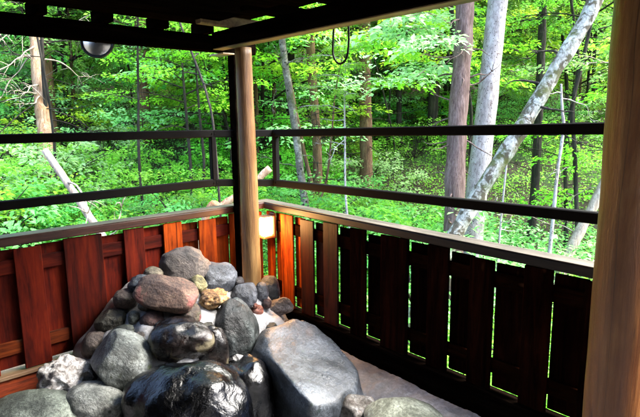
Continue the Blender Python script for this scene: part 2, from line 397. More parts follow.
# ------------------------------------------------------------ fences
rnd = random.Random(5)
def fence(axis, fronts, lo, hi, mats, tilt, label):
    """axis 'x': fence along x at y=0 (inner face y<0); axis 'y': along y at x=0. fronts = (a, b) spans of inner boards"""
    root = empty('board_fence', ((lo+hi)/2, 0, -.82) if axis == 'x' else (0, (lo+hi)/2, -.82), label, 'fence')
    bm_, rm, cm, om = mats
    def bx(mb, a, b_, d0, d1, z0, z1, var=.5):
        # d = depth outward from inner face
        if axis == 'x': mb.box(a, b_, d0, d1, z0, z1, var)
        else: mb.box(d0, d1, a, b_, z0, z1, var)
    t = lambda a: tilt*a
    OV = lambda a: .0115 if a > -1.05 else .006
    for i, (a, b_) in enumerate(fronts):
        z1 = -.046-rnd.choice([0, .002, .010, .016])
        mb = MB(); bx(mb, a, b_, .0, .014, -.69+t((a+b_)/2), z1+t((a+b_)/2), rnd.random())
        mb.build('inner_board', bm_(a), root)
    for i in range(len(fronts)-1):
        a, b_ = fronts[i][1], fronts[i+1][0]
        z1 = -.062-rnd.choice([0, .004, .01])
        mb = MB(); bx(mb, a-(.02 if a < -.8 and axis == 'x' else OV(a)), b_+(.02 if a < -.8 and axis == 'x' else OV(a)), .032, .044, -.676+t(a), z1+t(a), rnd.random())
        mb.build('outer_board', bm_(a), root)
    for z0, z1 in ((-.187, -.113), (-.603, -.533)):
        mb = MB(); n = 1
        mb.bar(*( ((lo, .023, (z0+z1)/2+t(lo)), (hi, .023, (z0+z1)/2+t(hi))) if axis == 'x' else ((.023, lo, (z0+z1)/2+t(lo)), (.023, hi, (z0+z1)/2+t(hi)))), .016, z1-z0)
        mb.build('rail', M['red_rail'] if axis == 'x' and z1 > -.3 else rm, root)
    def long(name, d0, d1, z0, z1, m):
        mb = MB(); dm = (d0+d1)/2; zm = (z0+z1)/2
        mb.bar(*( ((lo, dm, zm+t(lo)), (hi, dm, zm+t(hi))) if axis == 'x' else ((dm, lo, zm+t(lo)), (dm, hi, zm+t(hi)))), d1-d0, z1-z0)
        mb.build(name, m, root)
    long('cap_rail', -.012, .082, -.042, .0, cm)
    long('cap_top', -.010, .080, .001, .005, M['skylit_worn_x'] if axis == 'x' else M['skylit_worn_y'])  # thin strip holding the wear and painted sky light of the cap top
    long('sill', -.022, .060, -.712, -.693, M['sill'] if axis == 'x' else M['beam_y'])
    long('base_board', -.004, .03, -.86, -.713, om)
    return root
LF = [(-2.79, -2.66), (-2.53, -2.40), (-2.26, -2.13), (-2.02, -1.89), (-1.78, -1.65), (-1.539, -1.411), (-1.305, -1.105), (-.985, -.865), (-.745, -.625), (-.51, -.385), (-.285, -.165), (-.095, -.02)]
RFr = [-.10, -.30, -.50, -.714, -.94, -1.238, -1.484, -1.723, -1.988, -2.24, -2.49, -2.74, -3.0, -3.25, -3.5, -3.75, -4.0, -4.25, -4.5]
RF = sorted([(a, a+(.125 if abs(a+1.238) > .01 else .19)) for a in RFr])
RF[-1] = (-.10, -.022)
fence('x', LF, -2.9, .084, (lambda a: M['red_board'] if a < -.8 else M['lamp_glow_board'], M['orange_rail'], M['cap_x'], M['base_board']), 0., 'red stained board fence with orange rails behind the rock pile on the left')
fence('y', RF, -4.8, -.014, (lambda a: M['shaded_board'] if a < -.8 else M['half_shaded_board'] if a < -.45 else M['lamp_glow_board'], M['shaded_rail_y'], M['shaded_cap_y'], M['beam_y']), .017, 'dark shaded board fence along the concrete ledge on the right, light showing through its slits')

# ------------------------------------------------------------ log posts
def log(name, cx, cy_, r, z0, z1, m, label, seed, tp=.05):
    b = MB(); pts = []; rr = []
    for i in range(40):
        t = i/39; z = z0+(z1-z0)*t
        pts.append((cx+.004*math.sin(z*3+seed), cy_+.004*math.cos(z*2.3+seed), z)); rr.append(r*(1.03-tp*t)*(1+.012*noise.noise(Vector((z*4, seed, 0)))))
    b.tube(pts, rr, 40, wob=.05, seed=seed)
    return tag(b.build(name, m, smooth=True), label, 'post')
log('log_post', -.303, -.256, .057, -.60, .968, M['log'], 'peeled round log post standing on rocks beside the glowing lamp', 2, .2)
log('log_post', -.345, -2.352, .088, -.95, .968, M['log_red'], 'thick reddish varnished log post in the right foreground', 9)
b = MB(); b.box(-.264, -.215, -.09, -.022, -.72, .955, bev=.004)
tag(b.build('square_post', M['beam_x']), 'dark square wooden post right behind the round log post', 'post')

# ------------------------------------------------------------ railing (dark steel)
rl = empty('railing', (0, 0, .158), 'dark steel safety railing with two rails above both fences', 'railing')
UL = [(-2.9, .0, .478), (-.375, .0, .476), (-.0, -.15, .470), (.0, -4.8, .530)]
b = MB()
def rail3(zs):
    mb = MB(); (x0, x1, y0, y1) = (-2.9, -.375, -.135, -4.8)
    mb.bar((x0, .0, zs[0]), (x1, .0, zs[1]), .035, .046)
    mb.bar((x1-.01, .0, zs[1]-.001), (.0, y0+.01, zs[2]-.001), .034, .045)
    mb.bar((.0, y0, zs[2]), (.0, y1, zs[3]), .035, .046); return mb
rail3((.482, .475, .470, .548)).build('top_rail', M['rail_metal'], rl)
rail3((.150, .169, .143, .188)).build('lower_rail', M['rail_metal'], rl)
for (x, y, a, c) in ((-.385, .0, .169, .475), (.0, -.145, .143, .47)):
    mb = MB(); mb.bar((x, y, a+.02), (x, y, c-.02), .038, .034); mb.build('post', M['rail_metal'], rl)
for (x, y, z) in ((-.385, -.0, .475), (-.385, -.0, .169), (.0, -.145, .470), (.0, -.145, .143)):
    for s1 in (-1, 1):
        mb = MB()
        if x < -.1: mb.tube([(x+s1*.010, y-.0165, z), (x+s1*.010, y-.0225, z)], .0045, 8)
        else: mb.tube([(x-.0165, y+s1*.010, z), (x-.0225, y+s1*.010, z)], .0045, 8)
        mb.build('bolt', M['rail_metal'], rl)
for (x, y) in ((-2.6, .0), (.0, -3.2)):
    mb = MB(); mb.bar((x, y, .0), (x, y, .44), .038, .034); mb.build('post', M['rail_metal'], rl)

# ------------------------------------------------------------ roof
rf = empty('shelter_roof', (-2, -2, 1), 'dark wooden shelter roof with beams and rafters over the bath', 'roof')
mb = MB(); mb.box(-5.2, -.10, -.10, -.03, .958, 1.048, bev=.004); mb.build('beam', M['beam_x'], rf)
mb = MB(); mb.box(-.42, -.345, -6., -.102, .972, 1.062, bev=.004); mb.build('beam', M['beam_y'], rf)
mb = MB(); mb.box(-.416, -.349, -6., -.106, .9655, .9715, bev=.001); mb.build('lit_beam_edge', M['lit_wood_y'], rf)  # pale strip painting in the light on the beam's lower edge
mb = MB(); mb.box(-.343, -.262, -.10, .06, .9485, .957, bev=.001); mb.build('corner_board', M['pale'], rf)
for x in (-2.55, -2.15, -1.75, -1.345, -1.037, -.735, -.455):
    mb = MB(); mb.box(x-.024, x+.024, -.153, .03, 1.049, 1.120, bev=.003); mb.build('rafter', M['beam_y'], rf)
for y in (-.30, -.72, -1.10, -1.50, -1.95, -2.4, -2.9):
    mb = MB(); mb.bar((-.62, y, 1.093), (-.12, y+.02, 1.093), .05, .058); mb.build('rafter', M['lit_wood_y'] if y == -.30 else M['beam_x'], rf)  # first rafter paler: light from outside painted into its colour
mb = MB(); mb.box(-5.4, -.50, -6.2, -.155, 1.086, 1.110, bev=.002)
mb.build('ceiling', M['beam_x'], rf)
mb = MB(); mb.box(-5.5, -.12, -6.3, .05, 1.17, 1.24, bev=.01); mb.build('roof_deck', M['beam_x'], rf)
# presumed bath house wall, out of view, added to block light from the left
bw = MB()
bw.box(-3.2, -3.1, -6, .1, -.87, 1.12)
for i in range(20): bw.box(-3.095, -3.085, -6+i*.3, -6+i*.3+.285, -.86, 1.12, rnd.random())
tag(bw.build('light_block_wall', M['floor']), 'unseen presumed bath house wall added to block light on the left side', 'wall')

# ------------------------------------------------------------ lamp, disc, cable
lp = empty('wall_lamp', (-.065, -.13, -.20), 'small glowing box lamp fixed to the fence corner beside the log post', 'lamp')
mb = MB(); mb.box(-.105, -.03, -.140, -.075, -.205, -.080, bev=.010); mb.build('lamp_shade', M['shade'], lp, True)
mb = MB(); mb.box(-.112, -.022, -.147, -.068, -.222, -.206, bev=.003); mb.build('base', M['brass'], lp)
mb = MB(); mb.box(-.110, -.024, -.145, -.070, -.079, -.073, bev=.002); mb.build('lid', M['brass'], lp)
for (x, y) in ((-.107, -.142), (-.107, -.073), (-.028, -.142)):
    mb = MB(); mb.box(x-.002, x+.002, y-.002, y+.002, -.206, -.079, bev=.0005); mb.build('frame_bar', M['brass'], lp)
mb = MB(); mb.box(-.024, -.001, -.135, -.08, -.23, -.06, bev=.003); mb.build('mounting_plate', M['brass'], lp)
for i, (x, y, z, e) in enumerate([(-.15, -.155, -.14, 2.6)]):
    ld = bpy.data.lights.new('lamp_light', 'POINT'); ld.energy = e; ld.color = (1, .50, .16); ld.shadow_soft_size = .05
    ld.specular_factor = .12; lo = bpy.data.objects.new('lamp_light', ld); lo.location = (x, y, z); col.objects.link(lo); lo.parent = lp; lo.matrix_parent_inverse = Matrix.Translation(-Vector(lp.location))

dc = empty('hanging_disc', (-1.02, .07, .978), 'round shiny metal disc hanging under the left roof beam', 'disc')
def ringmesh(prof, k=48):
    mb = MB(); n = len(prof)
    for i in range(k):
        t = 2*math.pi*i/k
        for r, d in prof: mb.v.append([r*math.cos(t), d, r*math.sin(t)]); mb.a.append(.5)
    for i in range(k):
        for j in range(n-1): mb.f.append([i*n+j, ((i+1) % k)*n+j, ((i+1) % k)*n+j+1, i*n+j+1])
    return mb
for nm, prof, m_ in (('rim', [(.080, .006), (.080, -.008), (.087, -.010), (.089, 0), (.087, .008), (.080, .006)], M['rim']),
                     ('face', [(.014, -.026), (.03, -.0235), (.045, -.019), (.06, -.0125), (.072, -.006), (.080, .0), (.08, .004), (.014, .004), (.014, 0)], M['chrome']),
                     ('hub', [(.0005, -.032), (.009, -.033), (.014, -.028), (.014, .006), (.0005, .006)], M['rim'])):
    o = ringmesh(prof).build(nm, m_, None, True); o.parent = dc
mb = MB(); mb.tube([(0, 0, .085), (0, -.03, .15)], .0015, 6); o = mb.build('cord', M['cable'], None); o.parent = dc
dc.rotation_euler = (R(-8), 0, R(-38))

# black cable loop hanging outside the right beam
cpts = [(-.30, -1.02, 1.12), (-.30, -1.005, .98), (-.30, -.998, .90), (-.30, -1.0, .86), (-.30, -1.02, .825), (-.30, -1.052, .812), (-.30, -1.085, .83), (-.30, -1.10, .87), (-.30, -1.105, .95), (-.30, -1.09, 1.12)]
mb = MB(); mb.tube(smooth_path(cpts, 6), .005, 10)
tag(mb.build('cable_loop', M['cable'], smooth=True), 'black cable hanging in a loop from the right roof beam', 'cable')

# ------------------------------------------------------------ rocks
def ico(sub):
    import bmesh
    bm = bmesh.new(); bmesh.ops.create_icosphere(bm, subdivisions=sub, radius=1)
    v = [x.co.copy() for x in bm.verts]; f = [[q.index for q in p.verts] for p in bm.faces]; bm.free(); return v, f
ICO = ico(5)
def rock(name, loc, dims, rot, m, label, seed, p=2.3, amp=.14, fr=1.1, ang=0, lumps=0., rough=.02, cuts=()):
    rg = random.Random(seed); planes = []
    for i in range(ang):
        d = Vector((rg.gauss(0, 1), rg.gauss(0, 1), rg.gauss(0, 1))).normalized(); planes.append((d, rg.uniform(.74, .95)))
    for d, k in cuts: planes.append((Vector(d).normalized(), k))
    e = Euler([R(a) for a in rot]).to_matrix(); off = Vector((seed*3.7, seed*1.3, 0)); mb = MB()
    for n in ICO[0]:
        k = (abs(n.x)**p+abs(n.y)**p+abs(n.z)**p)**(-1/p)
        q = n*k
        q = q*(1+amp*noise.noise(n*fr+off)+amp*.45*noise.noise(n*fr*2.6+off))
        for d, h in planes:
            t = q.dot(d)-h
            if t > -.06: q = q-d*(t+.06)**2/(abs(t)+.12)*.9 if t > 0 else q-d*(t+.06)**2*.9/.24
        if lumps:
            q = q*(1+lumps*abs(noise.noise(n*3.5+off))+lumps*.6*abs(noise.noise(n*8+off)))
        q = q*(1+rough*noise.fractal(n*6+off, 1., 2., 4))
        mb.v.append(list(e @ Vector((q.x*dims[0]/2, q.y*dims[1]/2, q.z*dims[2]/2)))); mb.a.append(.5)
    mb.f = ICO[1]
    o = mb.build(name, m, smooth=True); o.location = loc
    return tag(o, label, 'rock', 'rocks set round the bath edge')
rm = rock_mat
RM = dict(
 brown=rm('grey brown stone', (.09, .065, .055), (.15, .115, .10), (.21, .17, .14), .7, 5),
 bluegrey=rm('blue grey stone', (.09, .10, .13), (.16, .18, .22), (.25, .27, .31), .45, 6),
 black=rm('black wet stone', (.002, .002, .003), (.006, .006, .008), (.014, .014, .018), .2, 6, wet=(.15, .4), fine=.06, bumps=.4),
 redtan=rm('red tan stone', (.16, .065, .045), (.28, .15, .10), (.36, .23, .15), .7, 3.5, patch=((.20, .06, .05), 4, .56)),
 yellow=rm('yellow green stone', (.20, .17, .04), (.34, .29, .10), (.45, .38, .18), .6, 8, k=.5),
 orange=rm('rough orange stone', (.25, .09, .02), (.48, .25, .07), (.60, .42, .2), .6, 12, bumps=1., k=.7),
 tan=rm('tan stone', (.20, .16, .09), (.30, .25, .16), (.38, .32, .22), .6, 8),
 slate=rm('dark blue stone', (.03, .045, .07), (.08, .11, .15), (.2, .24, .28), .4, 10),
 pink=rm('pink tan stone', (.16, .11, .09), (.26, .19, .16), (.36, .29, .24), .6, 9),
 red=rm('red brown stone', (.09, .03, .028), (.16, .06, .05), (.24, .12, .09), .5, 6),
 redgreen=rm('red green stone', (.07, .04, .025), (.13, .08, .05), (.16, .15, .07), .5, 6, patch=((.13, .035, .035), 5, .55)),
 olive=rm('olive brown stone', (.04, .035, .02), (.09, .085, .05), (.15, .13, .085), .5, 6),
 greenw=rm('green white stone', (.22, .25, .2), (.36, .40, .33), (.48, .52, .45), .5, 9),
 dgreen=rm('dark green stone', (.03, .04, .03), (.06, .075, .055), (.11, .13, .10), .4, 8),
 big=rm('pale green boulder', (.20, .22, .19), (.33, .36, .33), (.46, .50, .48), .42, 4, speck=((.05, .06, .04), 26), patch=((.14, .17, .07), 2.6, .57), k=.48),
 quartz=rm('white rough quartz', (.5, .42, .38), (.8, .76, .74), (.8, .8, .8), .6, 9, patch=((.30, .18, .12), 6, .56), bumps=1., k=.95),
 white=rm('pitted pale stone', (.30, .32, .29), (.45, .47, .43), (.55, .58, .55), .5, 5, speck=((.04, .05, .04), 24), k=.55),
 pgreen=rm('pale green slab', (.17, .20, .16), (.27, .31, .25), (.37, .42, .35), .5, 4, k=.5),
 dslate=rm('slate', (.06, .08, .09), (.11, .14, .15), (.2, .24, .25), .5, 6),
 midgrey=rm('green grey boulder', (.02, .028, .028), (.06, .075, .075), (.20, .24, .24), .3, 5, bumps=.8, fine=.15),
 huge=rm('huge smooth boulder', (.11, .13, .15), (.19, .22, .26), (.29, .33, .38), .3, 2.4, speck=((.03, .04, .04), 22), wet=(.22, .48), fine=.15, k=.37, bumps=.5),
 patchy=rm('black stone with tan patch', (.003, .002, .002), (.012, .007, .006), (.03, .02, .017), .3, 5, patch=((.10, .085, .05), 5, .56), wet=(.16, .45), k=.6, fine=.12),
 wetblue=rm('wet black blue stone', (.001, .001, .0015), (.002, .0025, .004), (.006, .008, .016), .15, 5, wet=(.10, .32), bumps=.7, spec=.4, fine=.05),
 brownw=rm('brown and white stone', (.12, .08, .05), (.3, .27, .24), (.48, .48, .47), .5, 5, patch=((.22, .15, .10), 4, .54), k=.85),
 lime=rm('pale lime boulder', (.30, .33, .24), (.45, .49, .38), (.58, .62, .52), .5, 4, patch=((.22, .27, .10), 2.2, .6), k=.75),
 terracotta=rm('terracotta stone', (.22, .045, .025), (.34, .09, .05), (.42, .16, .10), .4, 9, k=.6),
 ball=rm('purple black glossy stone', (.01, .006, .012), (.02, .012, .02), (.05, .02, .03), .12, 6),
 pinkw=rm('pink white stone', (.20, .13, .11), (.42, .34, .30), (.58, .5, .46), .5, 7, patch=((.10, .05, .04), 4, .57)),
)
YC = 47.3-90   # yaw that turns a rock's local x along the picture's width
def rk(k, loc, dims, tilt, roll, label, **kw):
    i = int(abs(loc[0]*97+loc[1]*131+dims[0]*51)) % 97
    nm = kw.pop('name', 'rock'); yw = kw.pop('yaw', YC)
    return rock(nm, loc, dims, (tilt, roll, yw), RM[k], label, kw.pop('seed', i), **kw)
rk('brown', (-.708, -.17, -.275), (.265, .22, .22), -10, 4, 'large grey brown domed rock topmost against the fence', p=2.2, amp=.2, ang=3)
rk('bluegrey', (-.54, -.23, -.375), (.235, .2, .19), -10, 0, 'blue grey rounded rock just left of the log post', p=2.8, ang=2)
rk('ball', (-.43, -.30, -.408), (.068, .066, .068), 0, 0, 'small glossy purple black ball stone at the log post foot', amp=.04)
rk('redtan', (-.925, -.38, -.345), (.345, .2, .155), 20, 11, 'long reddish tan flat rock in the middle of the pile', p=2.6, amp=.12, ang=3, yaw=YC-4)
rk('yellow', (-.72, -.34, -.347), (.10, .09, .10), 0, 10, 'small yellow green angular stone above the orange one', ang=6, p=2.6)
rk('orange', (-.681, -.42, -.423), (.145, .12, .10), 10, -8, 'rough bright orange yellow stone', lumps=.14, amp=.22, fr=1.6, ang=2)
rk('tan', (-.895, -.15, -.290), (.105, .10, .08), 0, 8, 'small tan pebble at the upper left of the pile', amp=.1)
rk('slate', (-.985, -.18, -.330), (.13, .12, .11), 10, -15, 'dark blue mottled stone beside the small tan pebble', amp=.15, ang=2)
rk('pink', (-1.059, -.16, -.395), (.138, .12, .115), 15, -5, 'round pink tan stone by the red fence', amp=.1)
rk('red', (-1.013, -.36, -.475), (.132, .12, .11), 10, -12, 'dark red rounded stone under the long reddish rock', amp=.12, ang=1)
rk('redgreen', (-.855, -.45, -.452), (.145, .13, .10), 10, 5, 'red and green mottled stone below the orange stone', amp=.12, ang=2)
rk('olive', (-1.155, -.18, -.478), (.158, .13, .11), 10, -8, 'olive brown blocky stone at the left of the pile', p=3, ang=4)
rk('greenw', (-1.08, -.29, -.460), (.062, .06, .078), 10, 8, 'tiny pale green upright pebble set in mortar', amp=.08)
rk('tan', (-1.00, -.27, -.418), (.085, .07, .05), 10, -5, 'small flat brownish pebble above the red stone', amp=.1)
rk('dgreen', (-1.17, -.33, -.510), (.15, .09, .065), 25, -20, 'flat dark green stone leaning above the pale green boulder', amp=.1)
rk('pink', (-1.245, -.19, -.595), (.15, .15, .155), 10, 0, 'pinkish rounded rock behind the big pale green boulder', amp=.12)
rk('big', (-1.205, -.41, -.62), (.295, .26, .30), -15, 30, 'big pale green white speckled boulder, rounded', name='boulder', p=2.4, amp=.12, ang=2)
rk('patchy', (-.955, -.56, -.54), (.31, .22, .225), 20, -12, 'black rock with tan and grey patches in the centre of the pile', p=2.5, amp=.24, ang=1)
rk('wetblue', (-1.06, -.80, -.82), (.62, .42, .50), 0, 10, 'large wet glossy black boulder at the bottom of the picture', name='boulder', p=2.5, amp=.15, ang=0)
rk('quartz', (-1.42, -.24, -.715), (.225, .17, .20), 0, -8, 'rough lumpy white quartz rock in front of the base board', p=3.2, lumps=.14, amp=.3, fr=1.8, ang=2)
rk('white', (-1.36, -.46, -.765), (.28, .22, .2), 10, 10, 'pale grey pitted rock right of the green slab', p=2.4, amp=.14, ang=1)
rk('pgreen', (-1.60, -.36, -.765), (.40, .26, .18), 5, 0, 'broad pale green slab at the bottom left', p=2.4, amp=.1)
rk('dslate', (-1.70, -.15, -.785), (.16, .12, .08), 5, -10, 'dark slate stone at the left edge', p=2.8, amp=.1)
rk('midgrey', (-.61, -.50, -.68), (.26, .28, .50), 0, 8, 'tall dark green grey boulder left of the huge boulder', name='boulder', p=2.5, amp=.14)
rk('black', (-.76, -.80, -.96), (.34, .34, .66), 0, 0, 'black wet rock at the water line under the tall boulder', p=2.8, amp=.14, ang=2)
rk('huge', (-.44, -.90, -.93), (.47, .70, .78), 4, -6, 'huge smooth blue grey boulder with a broad wet top', name='boulder', p=3.4, amp=.13, ang=0, yaw=-8, fr=1.2, cuts=(((.1, -.25, 1), .78), ((-1, -.1, .1), .86)))
rk('brownw', (-.42, -1.27, -.84), (.19, .18, .15), 0, 10, 'brown and white rock between the two biggest boulders', p=2.8, amp=.2, ang=3)
rk('lime', (-.36, -1.52, -.86), (.40, .36, .26), 0, 10, 'pale lime green boulder at the bottom edge right of centre', name='boulder', p=2.3, amp=.1)
rk('bluegrey', (-.43, -.36, -.475), (.15, .13, .14), 0, -10, 'bluish rock directly in front of the log post', p=2.8, amp=.12, ang=2)
rk('bluegrey', (-.283, -.33, -.50), (.083, .09, .13), 0, 0, 'upright oval blue stone in front of the log post', amp=.06)
rk('dslate', (-.15, -.24, -.53), (.125, .12, .18), 0, -8, 'grey green upright rock right of the log post', p=2.4, amp=.1)
rk('terracotta', (-.385, -.42, -.572), (.075, .075, .075), 0, 0, 'small round terracotta red stone', amp=.08)
rk('terracotta', (-.405, -.43, -.530), (.03, .03, .03), 0, 0, 'tiny pinkish pebble on top of the terracotta stone', amp=.08)
rk('red', (-.285, -.385, -.56), (.055, .055, .06), 0, 0, 'little reddish stone between terracotta ball and pink white stone', amp=.08)
rk('pinkw', (-.185, -.38, -.615), (.16, .11, .12), 0, -20, 'pink and white angular stone on the ledge', p=3, ang=4)
rk('patchy', (-.795, -.60, -.665), (.145, .16, .32), 0, 4, 'narrow dark wet stone wedged between the patched rock and the tall dark boulder', p=2.8, amp=.14, ang=2)
# small stones pressed into the mortar
for (x, y, w_, k, lab) in [(-.80, -.23, .06, 'bluegrey', 'small blue stone tucked behind the long reddish rock'), (-1.10, -.40, .05, 'brown', 'small brown chip above the big pale green boulder'),
   (-1.0, -.43, .055, 'dslate', 'small slate chip between the red stone and the black patched rock'), (-.77, -.50, .06, 'olive', 'small olive stone left of the tall dark boulder'),
   (-.60, -.36, .065, 'brown', 'small brown stone between the orange stone and the blue grey rock'), (-1.14, -.60, .07, 'dslate', 'grey chip between the pale green and black boulders'),
   (-.36, -.52, .07, 'dgreen', 'dark green stone at the back corner of the huge boulder'), (-.22, -.50, .05, 'brown', 'small brown pebble lying on the ledge'), (-1.29, -.36, .055, 'tan', 'tan chip between the quartz and the big pale green boulder'),
   (-.70, -.62, .07, 'black', 'small black stone at the left foot of the tall dark boulder'), (-1.25, -.62, .08, 'dgreen', 'dark green chip beside the pale grey pitted rock')]:
    rk(k, (x, y, mortar_z(x, y)+.008), (w_, w_*.85, w_*.7), 10, -8, lab, amp=.16, ang=3)
# ------------------------------------------------------------ the forest
def leafquads(pos, dirs, nrm, ln, wd, var):
    """folded diamond leaves: arrays (n,3) base points, directions, normals"""
    side = np.cross(dirs, nrm); side /= np.linalg.norm(side, axis=1)[:, None]+1e-9
    nrm = np.cross(side, dirs)
    n = len(pos); v = np.empty((n, 4, 3))
    v[:, 0] = pos
    mid = pos+dirs*(ln*.45)[:, None]+nrm*(ln*.10)[:, None]
    v[:, 1] = mid-side*(wd*.5)[:, None]; v[:, 3] = mid+side*(wd*.5)[:, None]
    v[:, 2] = pos+dirs*ln[:, None]-nrm*(ln*.08)[:, None]
    return v.reshape(-1, 3), np.repeat(var, 4)
def leafmesh(name, v, var):
    n = len(v)//4; me = bpy.data.meshes.new(name)
    me.vertices.add(len(v)); me.vertices.foreach_set('co', v.astype(np.float32).ravel())
    base = np.arange(n)*4
    tri = np.stack([base, base+1, base+2, base, base+2, base+3], 1).ravel()
    me.loops.add(n*6); me.loops.foreach_set('vertex_index', tri.astype(np.int32))
    me.polygons.add(n*2); me.polygons.foreach_set('loop_start', (np.arange(n*2)*3).astype(np.int32))
    me.update(calc_edges=True)
    at = me.attributes.new('var', 'FLOAT', 'POINT'); at.data.foreach_set('value', var.astype(np.float32))
    return me
def spray_leaves(rg, origin, heading, length, width, n, leaf, droop=.15, flat=.35):
    """leaves laid out in a flat tapering spray: returns pos, dir, nrm"""
    h = np.array(heading, float); h /= np.linalg.norm(h)
    s = np.cross(h, [0, 0, 1.]); s /= np.linalg.norm(s)+1e-9; u = np.cross(s, h)
    t = rg.random(n)**.75; sd_ = rg.uniform(-1, 1, n); wprof = np.sin(np.clip(t*.85+.12, 0, 1)*math.pi)
    off = sd_*width*wprof*.5
    p = origin+np.outer(t*length-abs(off)*-.25, h)+np.outer(off, s)+np.outer(-droop*length*t**2-abs(off)*.12+rg.normal(0, leaf*.45, n), u)
    p[:, 2] -= 0
    d = h*.7+np.outer(np.sign(sd_)*.8, s)+rg.normal(0, .35, (n, 3))-np.array([0, 0, .18]); d /= np.linalg.norm(d, axis=1)[:, None]
    nr = np.array([0, 0, 1.])+rg.normal(0, flat, (n, 3)); nr /= np.linalg.norm(nr, axis=1)[:, None]
    return p, d, nr
def crown_arrays(seed, base_h, height, radius, limbs, sprays, nl, leaf, slim=.5, rise=.15, twig=.45):
    """broadleaf crown in flat layers, with its limbs; local coordinates, foot at 0"""
    rg = np.random.default_rng(seed); P_, D_, N_, limb = [], [], [], []
    for i in range(limbs):
        t = (i+.5)/limbs; z = base_h+(height-base_h)*t
        az = i*2.4+rg.uniform(-.5, .5); r = radius*(1-.55*t**1.5)*rg.uniform(.65, 1.15)
        dz = rise*r*rg.uniform(.3, 1.6)
        e = np.array([math.cos(az)*r, math.sin(az)*r, dz]); st = np.array([0, 0, z-.1])
        mid = st+e*.5+np.array([rg.normal(0, .05*r), rg.normal(0, .05*r), .08*r])
        limb.append((st, mid, st+e))
        for k in range(sprays):
            q = .25+.75*(k+rg.random())/sprays
            o = (st+(mid-st)*q*2) if q < .5 else (mid+(st+e-mid)*(q-.5)*2)
            a2 = az+(1 if k % 2 else -1)*rg.uniform(.3, 1.2)*(1.1-q*.6)
            L_ = radius*twig*rg.uniform(.6, 1.2)
            hd = [math.cos(a2), math.sin(a2), rg.uniform(-.15, .2)]
            p, d, n = spray_leaves(rg, o+np.array([0, 0, rg.normal(0, .04)]), hd, L_, L_*.75, nl, leaf)
            P_.append(p); D_.append(d); N_.append(n)
            limb.append((o, o+np.array(hd)*L_*.5, o+np.array(hd)*L_*.85-np.array([0, 0, .06*L_])))
    P_, D_, N_ = map(np.concatenate, (P_, D_, N_)); n = len(P_)
    ln = leaf*rg.uniform(.6, 1.3, n); wd = ln*rg.uniform(.42, .62, n)*slim/.5
    clump = np.repeat(rg.random(n//nl+1), nl)[:n]
    v, a = leafquads(P_, D_, N_, ln, wd, np.clip(clump*.6+rg.random(n)*.4, 0, 1))
    return v, a, limb
def cedar_arrays(seed, base_h, height, radius, limbs, leaf, fr=7, nl=46):
    """drooping needle sprays"""
    rg = np.random.default_rng(seed); P_, D_, N_, limb = [], [], [], []
    for i in range(limbs):
        t = (i+.5)/limbs; z = base_h+(height-base_h)*t; az = i*2.4+rg.uniform(-.6, .6); r = radius*(1-.5*t)*rg.uniform(.5, 1.1)
        st = np.array([0, 0, z]); e = np.array([math.cos(az)*r, math.sin(az)*r, -.25*r]); mid = st+e*.5+np.array([0, 0, .12*r])
        limb.append((st, mid, st+e))
        for k in range(fr):
            q = .2+.8*(k+rg.random())/fr; o = (st+(mid-st)*q*2) if q < .5 else (mid+(st+e-mid)*(q-.5)*2)
            for m_ in range(3):
                a2 = az+rg.uniform(-1.4, 1.4); L_ = rg.uniform(.25, .6)
                h = np.array([math.cos(a2), math.sin(a2), rg.uniform(-.9, -.1)]); h /= np.linalg.norm(h)
                tt = rg.random(nl)
                p = o+np.outer(tt*L_, h)+np.outer(tt**2*L_, [0, 0, -.35])
                d = h+rg.normal(0, .45, (nl, 3)); d /= np.linalg.norm(d, axis=1)[:, None]
                nr = rg.normal(0, 1, (nl, 3)); nr /= np.linalg.norm(nr, axis=1)[:, None]
                P_.append(p); D_.append(d); N_.append(nr)
    P_, D_, N_ = map(np.concatenate, (P_, D_, N_)); n = len(P_)
    ln = leaf*rg.uniform(.6, 1.4, n); wd = ln*.16
    clump = np.repeat(rg.random(n//nl+1), nl)[:n]
    v, a = leafquads(P_, D_, N_, ln, wd, np.clip(clump*.6+rg.random(n)*.4, 0, 1))
    return v, a, limb
def shrub_arrays(seed, radius, height, sprays, nl, leaf):
    rg = np.random.default_rng(seed); P_, D_, N_, limb = [], [], [], []
    for i in range(sprays):
        az = rg.uniform(0, 2*math.pi); q = rg.random()**.5; zz = height*rg.uniform(.15, 1)*(1-.55*q**2)
        o = np.array([math.cos(az)*radius*q*.75, math.sin(az)*radius*q*.75, zz])
        hd = [math.cos(az+rg.normal(0, .5)), math.sin(az+rg.normal(0, .5)), rg.uniform(-.2, .35)]
        L_ = radius*rg.uniform(.35, .6)
        p, d, n = spray_leaves(rg, o, hd, L_, L_*.8, nl, leaf, flat=.4); P_.append(p); D_.append(d); N_.append(n)
        if i % 3 == 0: limb.append((np.array([0, 0, -.1]), o*.55+np.array([0, 0, .05]), o+np.array(hd)*L_*.5))
    P_, D_, N_ = map(np.concatenate, (P_, D_, N_)); n = len(P_)
    ln = leaf*rg.uniform(.6, 1.3, n); wd = ln*rg.uniform(.42, .65, n)
    clump = np.repeat(rg.random(n//nl+1), nl)[:n]
    v, a = leafquads(P_, D_, N_, ln, wd, np.clip(clump*.6+rg.random(n)*.4, 0, 1))
    return v, a, limb
CACHE = {}
def limbmesh(limb, r0, key):
    mb = MB()
    for (a, b_, c) in limb:
        L_ = np.linalg.norm(c-a); r = min(r0, .010*L_+.003)
        mb.tube(smooth_path([a, b_, c], 3), [r*(1-.8*i/6) for i in range(7)], 5, cap=False)
    me = bpy.data.meshes.new(key+'_limbs'); me.from_pydata([tuple(v) for v in mb.v], [], mb.f)
    at = me.attributes.new('var', 'FLOAT', 'POINT'); at.data.foreach_set('value', np.full(len(mb.v), .5, dtype=np.float32))
    me.shade_smooth(); return me
